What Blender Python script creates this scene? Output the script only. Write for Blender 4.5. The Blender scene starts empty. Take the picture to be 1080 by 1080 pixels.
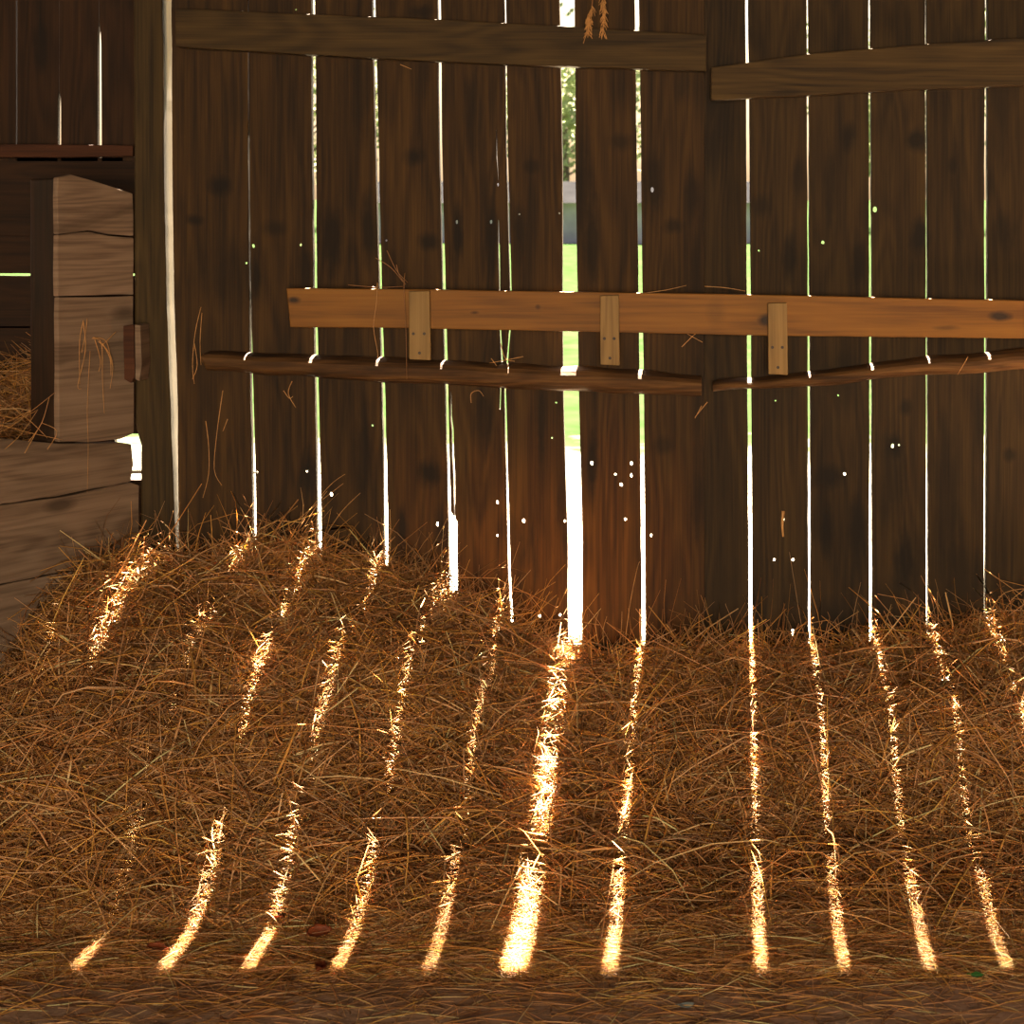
import bpy, bmesh, math, random
import numpy as np
from mathutils import Vector, noise
random.seed(7); RNG = np.random.default_rng(11)
SC = bpy.context.scene
COL = SC.collection
F, PX, PY, EYE = 2000.0, 700.0, 230.0, 1.74      # focal length (px), principal point, eye height
WALL = 6.0                                        # inner face of the door boards

def W(px, py, d):                                 # point at a real depth d in the barn
    return Vector(((px-PX)/F*d, d, EYE-(py-PY)/F*d))
def X6(px, d=WALL): return (px-PX)/F*d
def Z6(py, d=WALL): return EYE-(py-PY)/F*d

# ------------------------------------------------------------------ helpers
def tag(o, label=None, cat=None, group=None, kind=None):
    if label: o['label'] = label
    if cat: o['category'] = cat
    if group: o['group'] = group
    if kind: o['kind'] = kind
    return o
def empty(name, loc=(0,0,0)):
    o = bpy.data.objects.new(name, None); COL.objects.link(o); o.location = loc
    o.empty_display_size = .1
    return o
def link(name, me, mats, parent=None):
    o = bpy.data.objects.new(name, me); COL.objects.link(o)
    for m in (mats if isinstance(mats, (list, tuple)) else [mats]): me.materials.append(m)
    if parent is not None:
        o.parent = parent; o.location = -parent.location
    return o
def build(name, bm, mats, parent=None, bevel=0, smooth=False):
    bmesh.ops.recalc_face_normals(bm, faces=bm.faces)
    if bevel:
        es = [e for e in bm.edges if len(e.link_faces) == 2 and e.calc_face_angle(0) > .5]
        try: bmesh.ops.bevel(bm, geom=es, offset=bevel, segments=2, affect='EDGES', profile=.6, clamp_overlap=True)
        except Exception: pass
    me = bpy.data.meshes.new(name); bm.to_mesh(me); bm.free()
    if smooth:
        for p in me.polygons: p.use_smooth = True
    return link(name, me, mats, parent)
def rnd_layer(bm):
    return bm.verts.layers.float.get('rnd') or bm.verts.layers.float.new('rnd')
def box(bm, a, b, r=None):
    lay = rnd_layer(bm); r = random.random() if r is None else r
    v = [bm.verts.new((x, y, z)) for x in (a[0], b[0]) for y in (a[1], b[1]) for z in (a[2], b[2])]
    for q in v: q[lay] = r
    for f in ((0,1,3,2),(4,6,7,5),(0,4,5,1),(2,3,7,6),(0,2,6,4),(1,5,7,3)): bm.faces.new([v[i] for i in f])
    return v
def rough_line(pts, step, amp, seed=0):
    """subdivide a polyline and jitter it sideways a little (sawn and worn edges)"""
    out = []
    for a, b in zip(pts[:-1], pts[1:]):
        n = max(1, int((b-a).length/step))
        for i in range(n):
            p = a.lerp(b, i/n); q = p*7+Vector((seed*3.1, seed, 0))
            out.append(p if (i == 0) else p+Vector((noise.noise(q), 0, noise.noise(q+Vector((9,9,9)))))*amp)
    out.append(pts[-1]); return out
def prism(bm, pts, off, r=None):
    lay = rnd_layer(bm); r = random.random() if r is None else r
    a = [bm.verts.new(p) for p in pts]; b = [bm.verts.new(p+off) for p in pts]
    for q in a+b: q[lay] = r
    bm.faces.new(a); bm.faces.new(b[::-1]); n = len(a)
    for i in range(n): bm.faces.new((a[i], b[i], b[(i+1) % n], a[(i+1) % n]))
def slab(bm, pxs, d, thick, amp=.002, step=.06, seed=0, r=None):
    """a board given by its outline on the plane y=d (its front face), going back by thick"""
    pts = [W(x, y, d) for x, y in pxs]; pts.append(pts[0].copy())
    pts = rough_line(pts, step, amp, seed)[:-1]
    prism(bm, pts, Vector((0, thick, 0)), r)

# ------------------------------------------------------------------ materials
def nt(name):
    m = bpy.data.materials.new(name); m.use_nodes = True
    t = m.node_tree; t.nodes.clear()
    out = t.nodes.new('ShaderNodeOutputMaterial'); b = t.nodes.new('ShaderNodeBsdfPrincipled')
    t.links.new(b.outputs[0], out.inputs[0])
    return m, t, b, out
def N(t, kind, **kw):
    n = t.nodes.new('ShaderNode'+kind)
    for k, v in kw.items():
        if k.startswith('i_'):
            key = k[2:]; n.inputs[int(key) if key.isdigit() else key.replace('_', ' ')].default_value = v
        else: setattr(n, k, v)
    return n
def ramp(t, fac, stops):
    r = N(t, 'ValToRGB'); t.links.new(fac, r.inputs[0])
    e = r.color_ramp.elements
    e[0].position, e[0].color = stops[0][0], (*stops[0][1], 1)
    e[1].position, e[1].color = stops[-1][0], (*stops[-1][1], 1)
    for p, c in stops[1:-1]:
        q = e.new(p); q.color = (*c, 1)
    return r.outputs[0]
def mixc(t, fac, a, b, mode='MIX'):
    n = N(t, 'Mix', data_type='RGBA', blend_type=mode)
    for s, v in ((n.inputs[0], fac), (n.inputs[6], a), (n.inputs[7], b)):
        if hasattr(v, 'is_linked'): t.links.new(v, s)
        else: s.default_value = v if isinstance(v, (int, float)) else (*v, 1)
    return n.outputs[2]
def math_(t, op, a, b=0.0, clamp=False):
    n = N(t, 'Math', operation=op); n.use_clamp = clamp
    for i, v in enumerate((a, b)):
        if hasattr(v, 'is_linked'): t.links.new(v, n.inputs[i])
        else: n.inputs[i].default_value = v
    return n.outputs[0]
def wood(name, dark, mid, light, vivid=None, grain='Z', rough=.75, stain=.6, spots=(), knots=True, bump=.35, var=.25, fine=1.0):
    """weathered sawn wood: fibres along the grain axis, knots, stains; every board gets its own offset and tone"""
    m, t, b, _ = nt(name)
    tc = N(t, 'TexCoord'); at = N(t, 'Attribute', attribute_name='rnd')
    off = N(t, 'VectorMath', operation='ADD'); t.links.new(tc.outputs['Object'], off.inputs[0])
    sc = N(t, 'VectorMath', operation='SCALE'); t.links.new(at.outputs['Fac'], sc.inputs['Scale'])
    sc.inputs[0].default_value = (31, 17, 43); t.links.new(sc.outputs[0], off.inputs[1])
    def mp(s_across, s_along):
        q = N(t, 'Mapping'); t.links.new(off.outputs[0], q.inputs[0])
        s = {'X': (s_along, s_across, s_across), 'Z': (s_across, s_across, s_along), 'H': (s_along, s_along, s_across)}[grain]
        q.inputs['Scale'].default_value = s; return q.outputs[0]
    def nz(v, scale=1, detail=5, dist=0, rg=.6):
        q = N(t, 'TexNoise'); t.links.new(v, q.inputs['Vector'])
        q.inputs['Scale'].default_value = scale; q.inputs['Detail'].default_value = detail
        q.inputs['Distortion'].default_value = dist; q.inputs['Roughness'].default_value = rg
        return q.outputs['Fac']
    warp = nz(mp(5, 1.3), 1, 2)
    rings = math_(t, 'SINE', math_(t, 'MULTIPLY', math_(t, 'ADD', nz(mp(6.5, .55), 1, 1, .4), math_(t, 'MULTIPLY', warp, .35)), 70*fine))
    rings = math_(t, 'MULTIPLY_ADD', rings, .5)
    t.nodes[-1].inputs[2].default_value = .5
    fib = nz(mp(150*fine, 3.0), 1, 4)
    coarse = nz(mp(14, .9), 1, 4, .6)
    k = math_(t, 'ADD', math_(t, 'MULTIPLY', fib, .45), math_(t, 'ADD', math_(t, 'MULTIPLY', coarse, .5), math_(t, 'MULTIPLY', rings, .11)))
    c = ramp(t, k, [(.34, dark), (.53, mid), (.74, light)])
    # board to board tone
    tone = math_(t, 'ADD', 1-var/2, math_(t, 'MULTIPLY', at.outputs['Fac'], var))
    cb = N(t, 'CombineColor')
    for i in range(3): t.links.new(tone, cb.inputs[i])
    c = mixc(t, 1.0, c, cb.outputs[0], 'MULTIPLY')
    if stain:
        s = nz(mp(7, .8), 1, 5, 1.2)
        s = N(t, 'MapRange', clamp=True); t.links.new(nz(mp(7, .8), 1.0, 5, 1.2), s.inputs[0])
        s.inputs[1].default_value, s.inputs[2].default_value = .56, .70
        c = mixc(t, math_(t, 'MULTIPLY', s.outputs[0], stain), c, tuple(x*.28 for x in dark))
    if knots:
        v = N(t, 'TexVoronoi'); t.links.new(mp(5.2, 1.9), v.inputs['Vector']); v.inputs['Scale'].default_value = 1
        s = N(t, 'MapRange', clamp=True); t.links.new(v.outputs['Distance'], s.inputs[0])
        s.inputs[1].default_value, s.inputs[2].default_value, s.inputs[3].default_value, s.inputs[4].default_value = .07, .15, 1, 0
        c = mixc(t, math_(t, 'MULTIPLY', s.outputs[0], .75), c, tuple(x*.4 for x in dark))
    wob = nz(mp(22, 12), 1, 3)
    if vivid:                                                    # orange low on the middle boards, light bounced off straw painted in
        fx, fy, frx, fry, fs, fcol = vivid
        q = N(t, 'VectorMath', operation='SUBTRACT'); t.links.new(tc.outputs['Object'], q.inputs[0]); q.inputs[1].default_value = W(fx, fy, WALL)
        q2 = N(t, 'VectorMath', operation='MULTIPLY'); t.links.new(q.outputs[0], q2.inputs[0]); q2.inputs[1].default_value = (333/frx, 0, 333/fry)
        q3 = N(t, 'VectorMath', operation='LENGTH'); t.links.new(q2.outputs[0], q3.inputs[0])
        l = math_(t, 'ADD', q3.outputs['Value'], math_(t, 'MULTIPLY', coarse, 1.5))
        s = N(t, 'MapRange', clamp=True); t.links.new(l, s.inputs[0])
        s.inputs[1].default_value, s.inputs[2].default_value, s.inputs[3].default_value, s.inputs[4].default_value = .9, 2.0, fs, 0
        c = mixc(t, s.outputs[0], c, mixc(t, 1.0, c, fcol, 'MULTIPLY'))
    for (sx, sy, rx, ry, st, dd) in spots:                       # knots and dark smears of this wall, where they are
        p = W(sx, sy, dd)
        q = N(t, 'VectorMath', operation='SUBTRACT'); t.links.new(tc.outputs['Object'], q.inputs[0]); q.inputs[1].default_value = p
        q2 = N(t, 'VectorMath', operation='MULTIPLY'); t.links.new(q.outputs[0], q2.inputs[0])
        q2.inputs[1].default_value = (333/rx, 0, 333/ry)
        q3 = N(t, 'VectorMath', operation='LENGTH'); t.links.new(q2.outputs[0], q3.inputs[0])
        l = math_(t, 'ADD', q3.outputs['Value'], math_(t, 'MULTIPLY', wob, 1.1))
        s = N(t, 'MapRange', clamp=True); t.links.new(l, s.inputs[0])
        s.inputs[1].default_value, s.inputs[2].default_value, s.inputs[3].default_value, s.inputs[4].default_value = .95, 1.75, st, 0
        c = mixc(t, s.outputs[0], c, tuple(x*.22 for x in dark))
    t.links.new(c, b.inputs['Base Color'])
    b.inputs['Roughness'].default_value = rough; b.inputs['Specular IOR Level'].default_value = .3
    bp = N(t, 'Bump'); bp.inputs['Strength'].default_value = bump; bp.inputs['Distance'].default_value = .004
    t.links.new(k, bp.inputs['Height']); t.links.new(bp.outputs[0], b.inputs['Normal'])
    return m
def plain(name, col, rough=.7, nscale=30, amt=.4, metal=0, spec=.5):
    m, t, b, _ = nt(name)
    tc = N(t, 'TexCoord'); q = N(t, 'TexNoise'); t.links.new(tc.outputs['Object'], q.inputs['Vector'])
    q.inputs['Scale'].default_value = nscale; q.inputs['Detail'].default_value = 6
    c = ramp(t, q.outputs['Fac'], [(.3, tuple(x*(1-amt) for x in col)), (.7, tuple(min(1, x*(1+amt*.5)) for x in col))])
    t.links.new(c, b.inputs['Base Color']); b.inputs['Roughness'].default_value = rough; b.inputs['Metallic'].default_value = metal; b.inputs['Specular IOR Level'].default_value = spec
    return m
def straw_mat(name, mul=(1,1,1), transl=.35):
    m, t, b, out = nt(name)
    at = N(t, 'Attribute', attribute_name='tint')
    c = mixc(t, 1.0, at.outputs['Color'], mul, 'MULTIPLY')
    t.links.new(c, b.inputs['Base Color']); b.inputs['Roughness'].default_value = .42
    b.inputs['Specular IOR Level'].default_value = .45
    tr = N(t, 'BsdfTranslucent'); t.links.new(c, tr.inputs[0])
    mx = N(t, 'MixShader'); mx.inputs[0].default_value = transl
    t.links.new(b.outputs[0], mx.inputs[1]); t.links.new(tr.outputs[0], mx.inputs[2]); t.links.new(mx.outputs[0], out.inputs[0])
    return m

SPOTS_L = [ (232,196,14,12,.9,WALL), (205,232,10,7,.8,WALL), (240,290,40,38,.45,WALL), (290,240,14,10,.6,WALL), (270,290,5,35,.8,WALL),
  (322,290,8,35,.75,WALL), (350,250,14,40,.8,WALL), (388,240,9,45,.8,WALL), (438,166,12,11,.85,WALL), (452,255,12,11,.8,WALL),
  (482,250,6,38,.85,WALL), (519,250,7,40,.8,WALL), (549,245,7,35,.7,WALL), (560,175,10,8,.6,WALL), (617,195,10,60,.7,WALL), (655,150,14,10,.6,WALL),
  (625,255,9,50,.75,WALL), (690,195,12,40,.7,WALL), (712,238,12,9,.7,WALL), (730,205,9,30,.7,WALL), (735,300,7,50,.4,WALL),
  (453,498,14,16,.85,WALL), (325,500,9,30,.85,WALL), (383,480,9,60,.7,WALL), (424,555,6,26,.85,WALL), (465,560,8,30,.7,WALL),
  (510,440,14,40,.7,WALL), (505,520,22,30,.35,WALL), (571,450,6,60,.7,WALL), (625,490,7,45,.8,WALL), (700,470,12,10,.5,WALL), (735,530,9,50,.6,WALL),
  (600,60,4,40,.3,WALL), (250,110,16,30,.3,WALL), (380,100,14,50,.5,WALL), (500,120,10,60,.45,WALL), (720,90,12,20,.5,WALL), (445,12,14,8,.7,WALL)]
SPOTS_R = [ (803,218,13,14,.6,WALL), (833,270,8,30,.8,WALL), (842,190,8,30,.6,WALL), (895,145,9,18,.8,WALL), (876,200,6,60,.6,WALL),
  (968,148,12,15,.9,WALL), (970,250,12,20,.85,WALL), (905,280,8,40,.7,WALL), (1058,245,12,25,.6,WALL), (1005,175,5,10,.6,WALL),
  (876,502,17,15,.85,WALL), (872,560,8,30,.8,WALL), (905,560,10,40,.8,WALL), (940,500,16,60,.6,WALL), (955,595,14,34,.8,WALL), (955,430,8,10,.7,WALL),
  (943,470,8,14,.8,WALL), (1000,520,16,90,.5,WALL), (1012,600,20,40,.45,WALL), (880,660,24,30,.7,WALL), (800,660,9,40,.7,WALL), (830,640,7,50,.5,WALL),
  (765,620,14,50,.3,WALL), (820,410,22,40,.4,WALL), (890,400,14,40,.5,WALL), (790,20,20,30,.4,WALL), (1065,480,7,8,.7,WALL), (935,650,14,40,.5,WALL)]
M = {}
M['door_l'] = wood('weathered_door_boards', (0.008333, 0.003675, 0.000558), (0.03333, 0.01587, 0.002567), (0.06875, 0.03482, 0.00625), spots=SPOTS_L, knots=False, vivid=(580,610,170,160,1.0,(2.9,2.1,1.5)))
M['door_r'] = wood('weathered_dark_door_boards', (0.007138, 0.003583, 0.0006963), (0.02458, 0.01321, 0.00267), (0.04758, 0.02753, 0.006266), spots=SPOTS_R, knots=False)
M['rail'] = wood('old_rail_wood', (0.01193, 0.006653, 0.001711), (0.04196, 0.02528, 0.00627), (0.0763, 0.0479, 0.01312), grain='X', stain=.35)
M['bar'] = wood('new_pine_board', (0.08611, 0.03237, 0.002009), (0.1722, 0.07113, 0.004464), (0.2279, 0.103, 0.008484), grain='X', stain=0, knots=False, rough=.6, var=.08, fine=.7,
                bump=.15, spots=[(312,316,7,4,1,5.93),(807,337,8,7,1,5.93),(1052,333,12,5,1,5.93),(502,329,5,2,.7,5.93),(568,323,3,3,.6,5.93),(755,330,10,16,.25,5.93),(995,345,14,3,.5,5.93)])
M['cleat'] = wood('pale_cleat_wood', (0.1224, 0.07258, 0.01944), (0.2081, 0.13, 0.0405), (0.2693, 0.1754, 0.0621), grain='Z', stain=0, knots=False, rough=.6, var=.1, bump=.15)
M['bark_rail'] = wood('waney_rail_wood', (0.01806, 0.00816, 0.00255), (0.07948, 0.0374, 0.01071), (0.1517, 0.0782, 0.02295), grain='X', stain=.5, bump=.8)
M['post'] = wood('old_post_wood', (0.01243, 0.007514, 0.001755), (0.0373, 0.02349, 0.00585), (0.06464, 0.04226, 0.0117), grain='Z', stain=.4)
M['white_wood'] = wood('pale_limed_boards', (.090,.060,.041), (.180,.128,.088), (.25,.185,.135), grain='H', stain=.45, var=.2, bump=.3)
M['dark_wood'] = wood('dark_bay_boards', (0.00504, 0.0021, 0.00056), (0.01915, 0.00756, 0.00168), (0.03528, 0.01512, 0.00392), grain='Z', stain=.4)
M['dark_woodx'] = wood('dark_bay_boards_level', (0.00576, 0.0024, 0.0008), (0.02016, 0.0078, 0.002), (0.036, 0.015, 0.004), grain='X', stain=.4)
M['red_wood'] = wood('reddish_ledge_wood', (0.021, 0.0065, 0.0024), (0.056, 0.01755, 0.0054), (0.084, 0.02925, 0.0096), grain='X', stain=.3)
M['iron'] = plain('rusty_nail', (.03,.02,.015), .6, 80, .5)
M['straw'] = straw_mat('straw')
M['leafbrown'] = plain('dry_leaf_brown', (.30,.075,.022), .6, 40, .5)
M['leafgreen'] = plain('fresh_leaf_green', (.05,.22,.04), .5, 40, .3)
def ground_mat():
    m, t, b, _ = nt('yard_and_meadow')
    tc = N(t, 'TexCoord'); q = N(t, 'TexNoise'); t.links.new(tc.outputs['Object'], q.inputs['Vector']); q.inputs['Scale'].default_value = 2.2; q.inputs['Detail'].default_value = 8
    q2 = N(t, 'TexNoise'); t.links.new(tc.outputs['Object'], q2.inputs['Vector']); q2.inputs['Scale'].default_value = .35; q2.inputs['Detail'].default_value = 7; q2.inputs['Roughness'].default_value = .75
    sp = N(t, 'SeparateXYZ'); t.links.new(tc.outputs['Object'], sp.inputs[0])
    f = math_(t, 'ADD', sp.outputs['Y'], math_(t, 'MULTIPLY', q.outputs['Fac'], 5))
    mr = N(t, 'MapRange', clamp=True); t.links.new(f, mr.inputs[0]); mr.inputs[1].default_value, mr.inputs[2].default_value = 13.2, 17.5
    green = ramp(t, q.outputs['Fac'], [(.32, (.012, .027, .007)), (.7, (.022, .034, .014))])
    dry = ramp(t, q.outputs['Fac'], [(.3, (.022, .019, .011)), (.7, (.040, .034, .022))])
    s2 = N(t, 'MapRange', clamp=True); t.links.new(q2.outputs['Fac'], s2.inputs[0]); s2.inputs[1].default_value, s2.inputs[2].default_value = .56, .72
    c = mixc(t, mr.outputs[0], (.45, .42, .34), mixc(t, s2.outputs[0], green, dry))
    t.links.new(c, b.inputs['Base Color']); b.inputs['Roughness'].default_value = 1; b.inputs['Specular IOR Level'].default_value = 0
    return m
M['gravel'] = M['grass'] = ground_mat()
M['leaves'] = plain('tree_leaves', (.26,.30,.15), .9, 5, .4, spec=.1)
M['bark'] = plain('tree_bark', (.10,.07,.05), .9, 15, .5)
M['shedgrey'] = plain('grey_shed_wall', (.40,.36,.40), .9, 2, .2, spec=0)
M['shedroof'] = plain('grey_shed_roof', (.012,.012,.013), .9, 2, .2, spec=0)
M['scrap'] = plain('pale_blue_scrap', (.28,.36,.36), .5, 30, .2)
def dirt_mat():
    m, t, b, _ = nt('trodden_earth')
    tc = N(t, 'TexCoord'); mp = N(t, 'Mapping'); t.links.new(tc.outputs['Object'], mp.inputs[0]); mp.inputs['Scale'].default_value = (1, 1.6, 1)
    q = N(t, 'TexNoise'); t.links.new(mp.outputs[0], q.inputs['Vector']); q.inputs['Scale'].default_value = 9; q.inputs['Detail'].default_value = 10; q.inputs['Roughness'].default_value = .7
    c = ramp(t, q.outputs['Fac'], [(.3, (.20,.12,.07)), (.5, (.40,.26,.165)), (.72, (.55,.38,.25))])
    t.links.new(c, b.inputs['Base Color']); b.inputs['Roughness'].default_value = .95
    bp = N(t, 'Bump'); bp.inputs['Strength'].default_value = .7; bp.inputs['Distance'].default_value = .02
    t.links.new(q.outputs['Fac'], bp.inputs['Height']); t.links.new(bp.outputs[0], b.inputs['Normal'])
    return m
M['dirt'] = dirt_mat()
def mound_mat():
    m, t, b, _ = nt('packed_straw')
    tc = N(t, 'TexCoord'); q = N(t, 'TexNoise'); t.links.new(tc.outputs['Object'], q.inputs['Vector']); q.inputs['Scale'].default_value = 60; q.inputs['Detail'].default_value = 8
    c = ramp(t, q.outputs['Fac'], [(.35, (.05,.024,.009)), (.7, (.20,.11,.045))])
    t.links.new(c, b.inputs['Base Color']); b.inputs['Roughness'].default_value = .9
    return m
M['mound'] = mound_mat()

# ------------------------------------------------------------------ boarded doors
TOPZ = 3.45          # the boards' slits end at the header
def interp(ctrl, y):
    if y <= ctrl[0][0]: return ctrl[0][1:]
    for a, b in zip(ctrl[:-1], ctrl[1:]):
        if y <= b[0]:
            k = (y-a[0])/(b[0]-a[0]); return tuple(a[i+1]+(b[i+1]-a[i+1])*k for i in range(len(a)-1))
    return ctrl[-1][1:]
# slits: (photo row, centre, clear width) along the wall plane
S = {
 0: [(-400,176,10),(0,176.5,10.5),(200,178,9.5),(330,180.5,9),(430,184,9),(500,185.5,6),(610,188,4)],
 1: [(-400,261.5,3.8),(-240,261.5,3.6),(-200,261.6,2.0),(0,261.6,2.0),(120,261.9,1.9),(140,262,3.0),(275,263.4,2.9),(284,263.5,2.9),(340,264,3.6),(420,265.6,4.6),(500,267.5,5),(610,269,5)],
 2: [(-400,329,5),(0,330,5),(100,330.7,6),(300,332,5),(420,334,5.2),(500,335.7,5.5),(620,337,6)],
 3: [(-400,393,4.5),(0,394,4.5),(65,395.5,5.2),(300,401,4.6),(420,404.4,5),(500,406.2,5.6),(620,408,6)],
 4: [(-400,461,4.5),(0,463,4.6),(150,464.5,4.4),(300,468,4.6),(413,471,4.4),(480,472.3,4.2),(546,474,4.4),(550,477.5,10.5),(670,478.5,10)],
 5: [(-400,532,3.4),(0,532.7,3.4),(150,534.5,3.4),(300,538.4,3.4),(330,539,3.2),(410,532.5,3.5),(520,535,3.8),(600,537,4.4),(670,540.5,5)],
 6: [(-400,597,17),(0,598,17.5),(70,599,17),(180,600,15.5),(300,601,17.5),(400,602,18),(500,604.5,18),(560,606.3,17),(690,606.7,17)],
 7: [(-400,671,6),(0,671.6,6),(80,672.8,6.2),(300,675.4,5.6),(420,676.8,6.2),(550,678,5.6),(690,679,5.2)],
 8: [(-400,787.5,3.2),(0,787.9,3.2),(100,789,3.4),(220,789.7,3.8),(300,790.2,4.6),(500,791.5,4.2),(710,792.6,3.6)],
 9: [(-400,851,2.8),(0,851.7,2.8),(100,852.3,3),(300,852.8,2.5),(420,853.4,3.2),(700,854.2,3.2)],
 10:[(-400,917,2.8),(0,917.3,2.8),(300,918.3,3.4),(420,918.5,3.2),(700,918.7,3.8)],
 11:[(-400,976.3,2.3),(0,976.6,2.3),(300,977.6,2.7),(420,977.8,2.8),(700,978.2,2.8)],
 12:[(-400,1041,3),(0,1040.6,3),(220,1040,4.2),(320,1040.2,3.6),(420,1039.7,3.4),(700,1038.6,2.2)],
 13:[(-400,1103,3),(700,1102,3)], 14:[(-400,1165,2.5),(700,1166,3)], 15:[(-400,1230,3),(700,1229,3)], 16:[(-400,1290,3),(700,1292,3)],
}
MEET = [(-400,742.5,.1),(0,742.5,.1),(700,743,.1)]
UNDER = [(-400,733,.1),(700,733,.1)]
def door_boards(name, slits, xl0, xr0, mat, y0, ybot, crackspec=(), holes=(), tones=None, yoffs=None):
    """vertical boards between the slits, one mesh; cracks and nail holes are cut right through"""
    bm = bmesh.new(); lay = rnd_layer(bm)
    zb, zt = Z6(ybot), TOPZ+.002
    edges = [xl0]+slits+[xr0]; rl = []
    for i in range(len(edges)-1):
        L, R = edges[i], edges[i+1]
        n = 96; rows = []; zt = TOPZ+(.35 if yoffs and yoffs[i] > .03 else .002)
        r = tones[i] if tones else random.random(); rl.append(r)
        yo = (yoffs[i] if yoffs else random.uniform(-.003, .004)); th = .034
        tw = random.uniform(-.003, .003)
        for j in range(n+1):
            z = zb+(zt-zb)*j/n; py = PY+(EYE-z)/WALL*F
            cl, wl = interp(L, py) if not isinstance(L, (int, float)) else (L, 0)
            cr, wr = interp(R, py) if not isinstance(R, (int, float)) else (R, 0)
            jl = noise.noise(Vector((z*9, i*5.3, 1)))*.0011+noise.noise(Vector((z*45, i*5.3, 2)))*.0006
            jr = noise.noise(Vector((z*9, i*5.3, 7)))*.0011+noise.noise(Vector((z*45, i*5.3, 8)))*.0006
            nar = lambda q: q-.25 if q < 1 else (max(q-(1.5 if y0 == WALL else .6), .4) if q < 7 else q-1.6)
            wl, wr = nar(wl) if wl else 0, nar(wr) if wr else 0
            a = X6(cl+wl/2)+jl; b = X6(cr-wr/2)+jr
            ya, yb_ = y0+yo-tw, y0+yo+tw
            c = .0025
            # chamfered front arrises
            ring = [(a, ya+th), (a, ya+c), (a+c*.6, ya), (b-c*.6, yb_), (b, yb_+c), (b, yb_+th)]
            vs = [bm.verts.new((x, y, z)) for x, y in ring]
            for v in vs: v[lay] = r
            rows.append(vs)
        for A, B in zip(rows[:-1], rows[1:]):
            for k in range(6): bm.faces.new((A[k], A[(k+1) % 6], B[(k+1) % 6], B[k]))
        bm.faces.new(rows[0][::-1]); bm.faces.new(rows[-1])
    o = build(name, bm, mat)
    # cut the cracks and the nail holes
    cb = bmesh.new()
    for pts, w in crackspec:
        P = [(X6(x), Z6(y)) for x, y in pts]
        n = len(P); ws = [w*(.25+.75*math.sin(math.pi*(i+.5)/n))/333 for i in range(n)]
        f = [cb.verts.new((p[0]-q/2, y0-.05, p[1])) for p, q in zip(P, ws)]+[cb.verts.new((p[0]+q/2, y0-.05, p[1])) for p, q in list(zip(P, ws))[::-1]]
        g = [cb.verts.new((v.co.x, y0+.1, v.co.z)) for v in f]
        cb.faces.new(f); cb.faces.new(g[::-1]); m = len(f)
        for i in range(m): cb.faces.new((f[i], g[i], g[(i+1) % m], f[(i+1) % m]))
    for (hx, hy, hr, ht) in holes:
        n = 7; f = []
        for i in range(n):
            a = 2*math.pi*i/n; rr = hr*.8/333*(1+random.uniform(-.25, .25))
            f.append(cb.verts.new((X6(hx)+rr*math.cos(a), y0-.05, Z6(hy)+rr*math.sin(a)*ht)))
        # holes run down and outwards with the sight line so that daylight shows
        dx, dz = (hx-PX)/F*.15, -(hy-PY)/F*.15
        g = [cb.verts.new((v.co.x+dx, y0+.1, v.co.z+dz)) for v in f]
        cb.faces.new(f); cb.faces.new(g[::-1])
        for i in range(n): cb.faces.new((f[i], g[i], g[(i+1) % n], f[(i+1) % n]))
    bmesh.ops.recalc_face_normals(cb, faces=cb.faces)
    cme = bpy.data.meshes.new('cut'); cb.to_mesh(cme); cb.free()
    co = bpy.data.objects.new('cut', cme); COL.objects.link(co)
    md = o.modifiers.new('b', 'BOOLEAN'); md.object = co; md.operation = 'DIFFERENCE'; md.solver = 'EXACT'
    dg = bpy.context.evaluated_depsgraph_get(); dg.update()
    me = bpy.data.meshes.new_from_object(o.evaluated_get(dg), depsgraph=dg)
    o.modifiers.clear(); o.data = me; me.name = name
    if not me.materials: me.materials.append(mat)
    if 'rnd' in me.attributes: me.attributes.remove(me.attributes['rnd'])
    ra = me.attributes.new('rnd', 'FLOAT', 'POINT')               # one tone per board
    for v in me.vertices:
        py = PY+(EYE-v.co.z)/WALL*F; px = PX+v.co.x*F/WALL; k = 0
        for e in edges[1:-1]:
            if px > interp(e, py)[0]: k += 1
        ra.data[v.index].value = rl[k]
    bpy.data.objects.remove(co); bpy.data.meshes.remove(cme)
    return o

holesL = [(271,259,1.9,1.4),(263.5,277,1.5,1),(320.5,258,1.4,1.3),(410,253.5,1.3,1),(483.5,234,1.5,1.8),(519.5,234,1.5,1.8),(526.6,195,1.3,1.8),(549,226,1.2,1),
  (591,225,1.2,1.4),(688,200,1.8,2),(315.5,12,1.2,1),(395.5,447,1.3,1.2),(352.5,519,1.9,1.3),(327,495,1.2,1),(463.3,550,1.6,2.2),(526,527,1.7,1.6),(553.5,546.5,2,1.5),
  (596.5,547,1.4,1.5),(587.5,423,1.3,1),(583.3,460,1.2,1),(624.8,486.5,2,1.4),(649.5,498,1.4,1),(655.5,508.5,2.4,1),(666.3,487,1.8,1.4),(666.3,499,1.4,2),
  (660,545,1.5,1.2),(570.5,646,1.5,1.2),(591.5,645,1.4,1.2),(687,562,1.2,1.6),(526,562,1,1.6),(275,496,1.3,1.6)]
cracksL = [([(475.2,413),(475.6,440),(477,452),(477.4,480),(478.6,500),(478.8,525),(479.4,549)], 2.3),
           ([(523.3,137),(524,165),(525.5,190)], 1.0), ([(525.5,232),(526.2,265),(527,306)], 1.7), ([(527.2,345),(529.5,382)], 2.2), ([(527.8,409),(527,432)], 1.8)]
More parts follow.
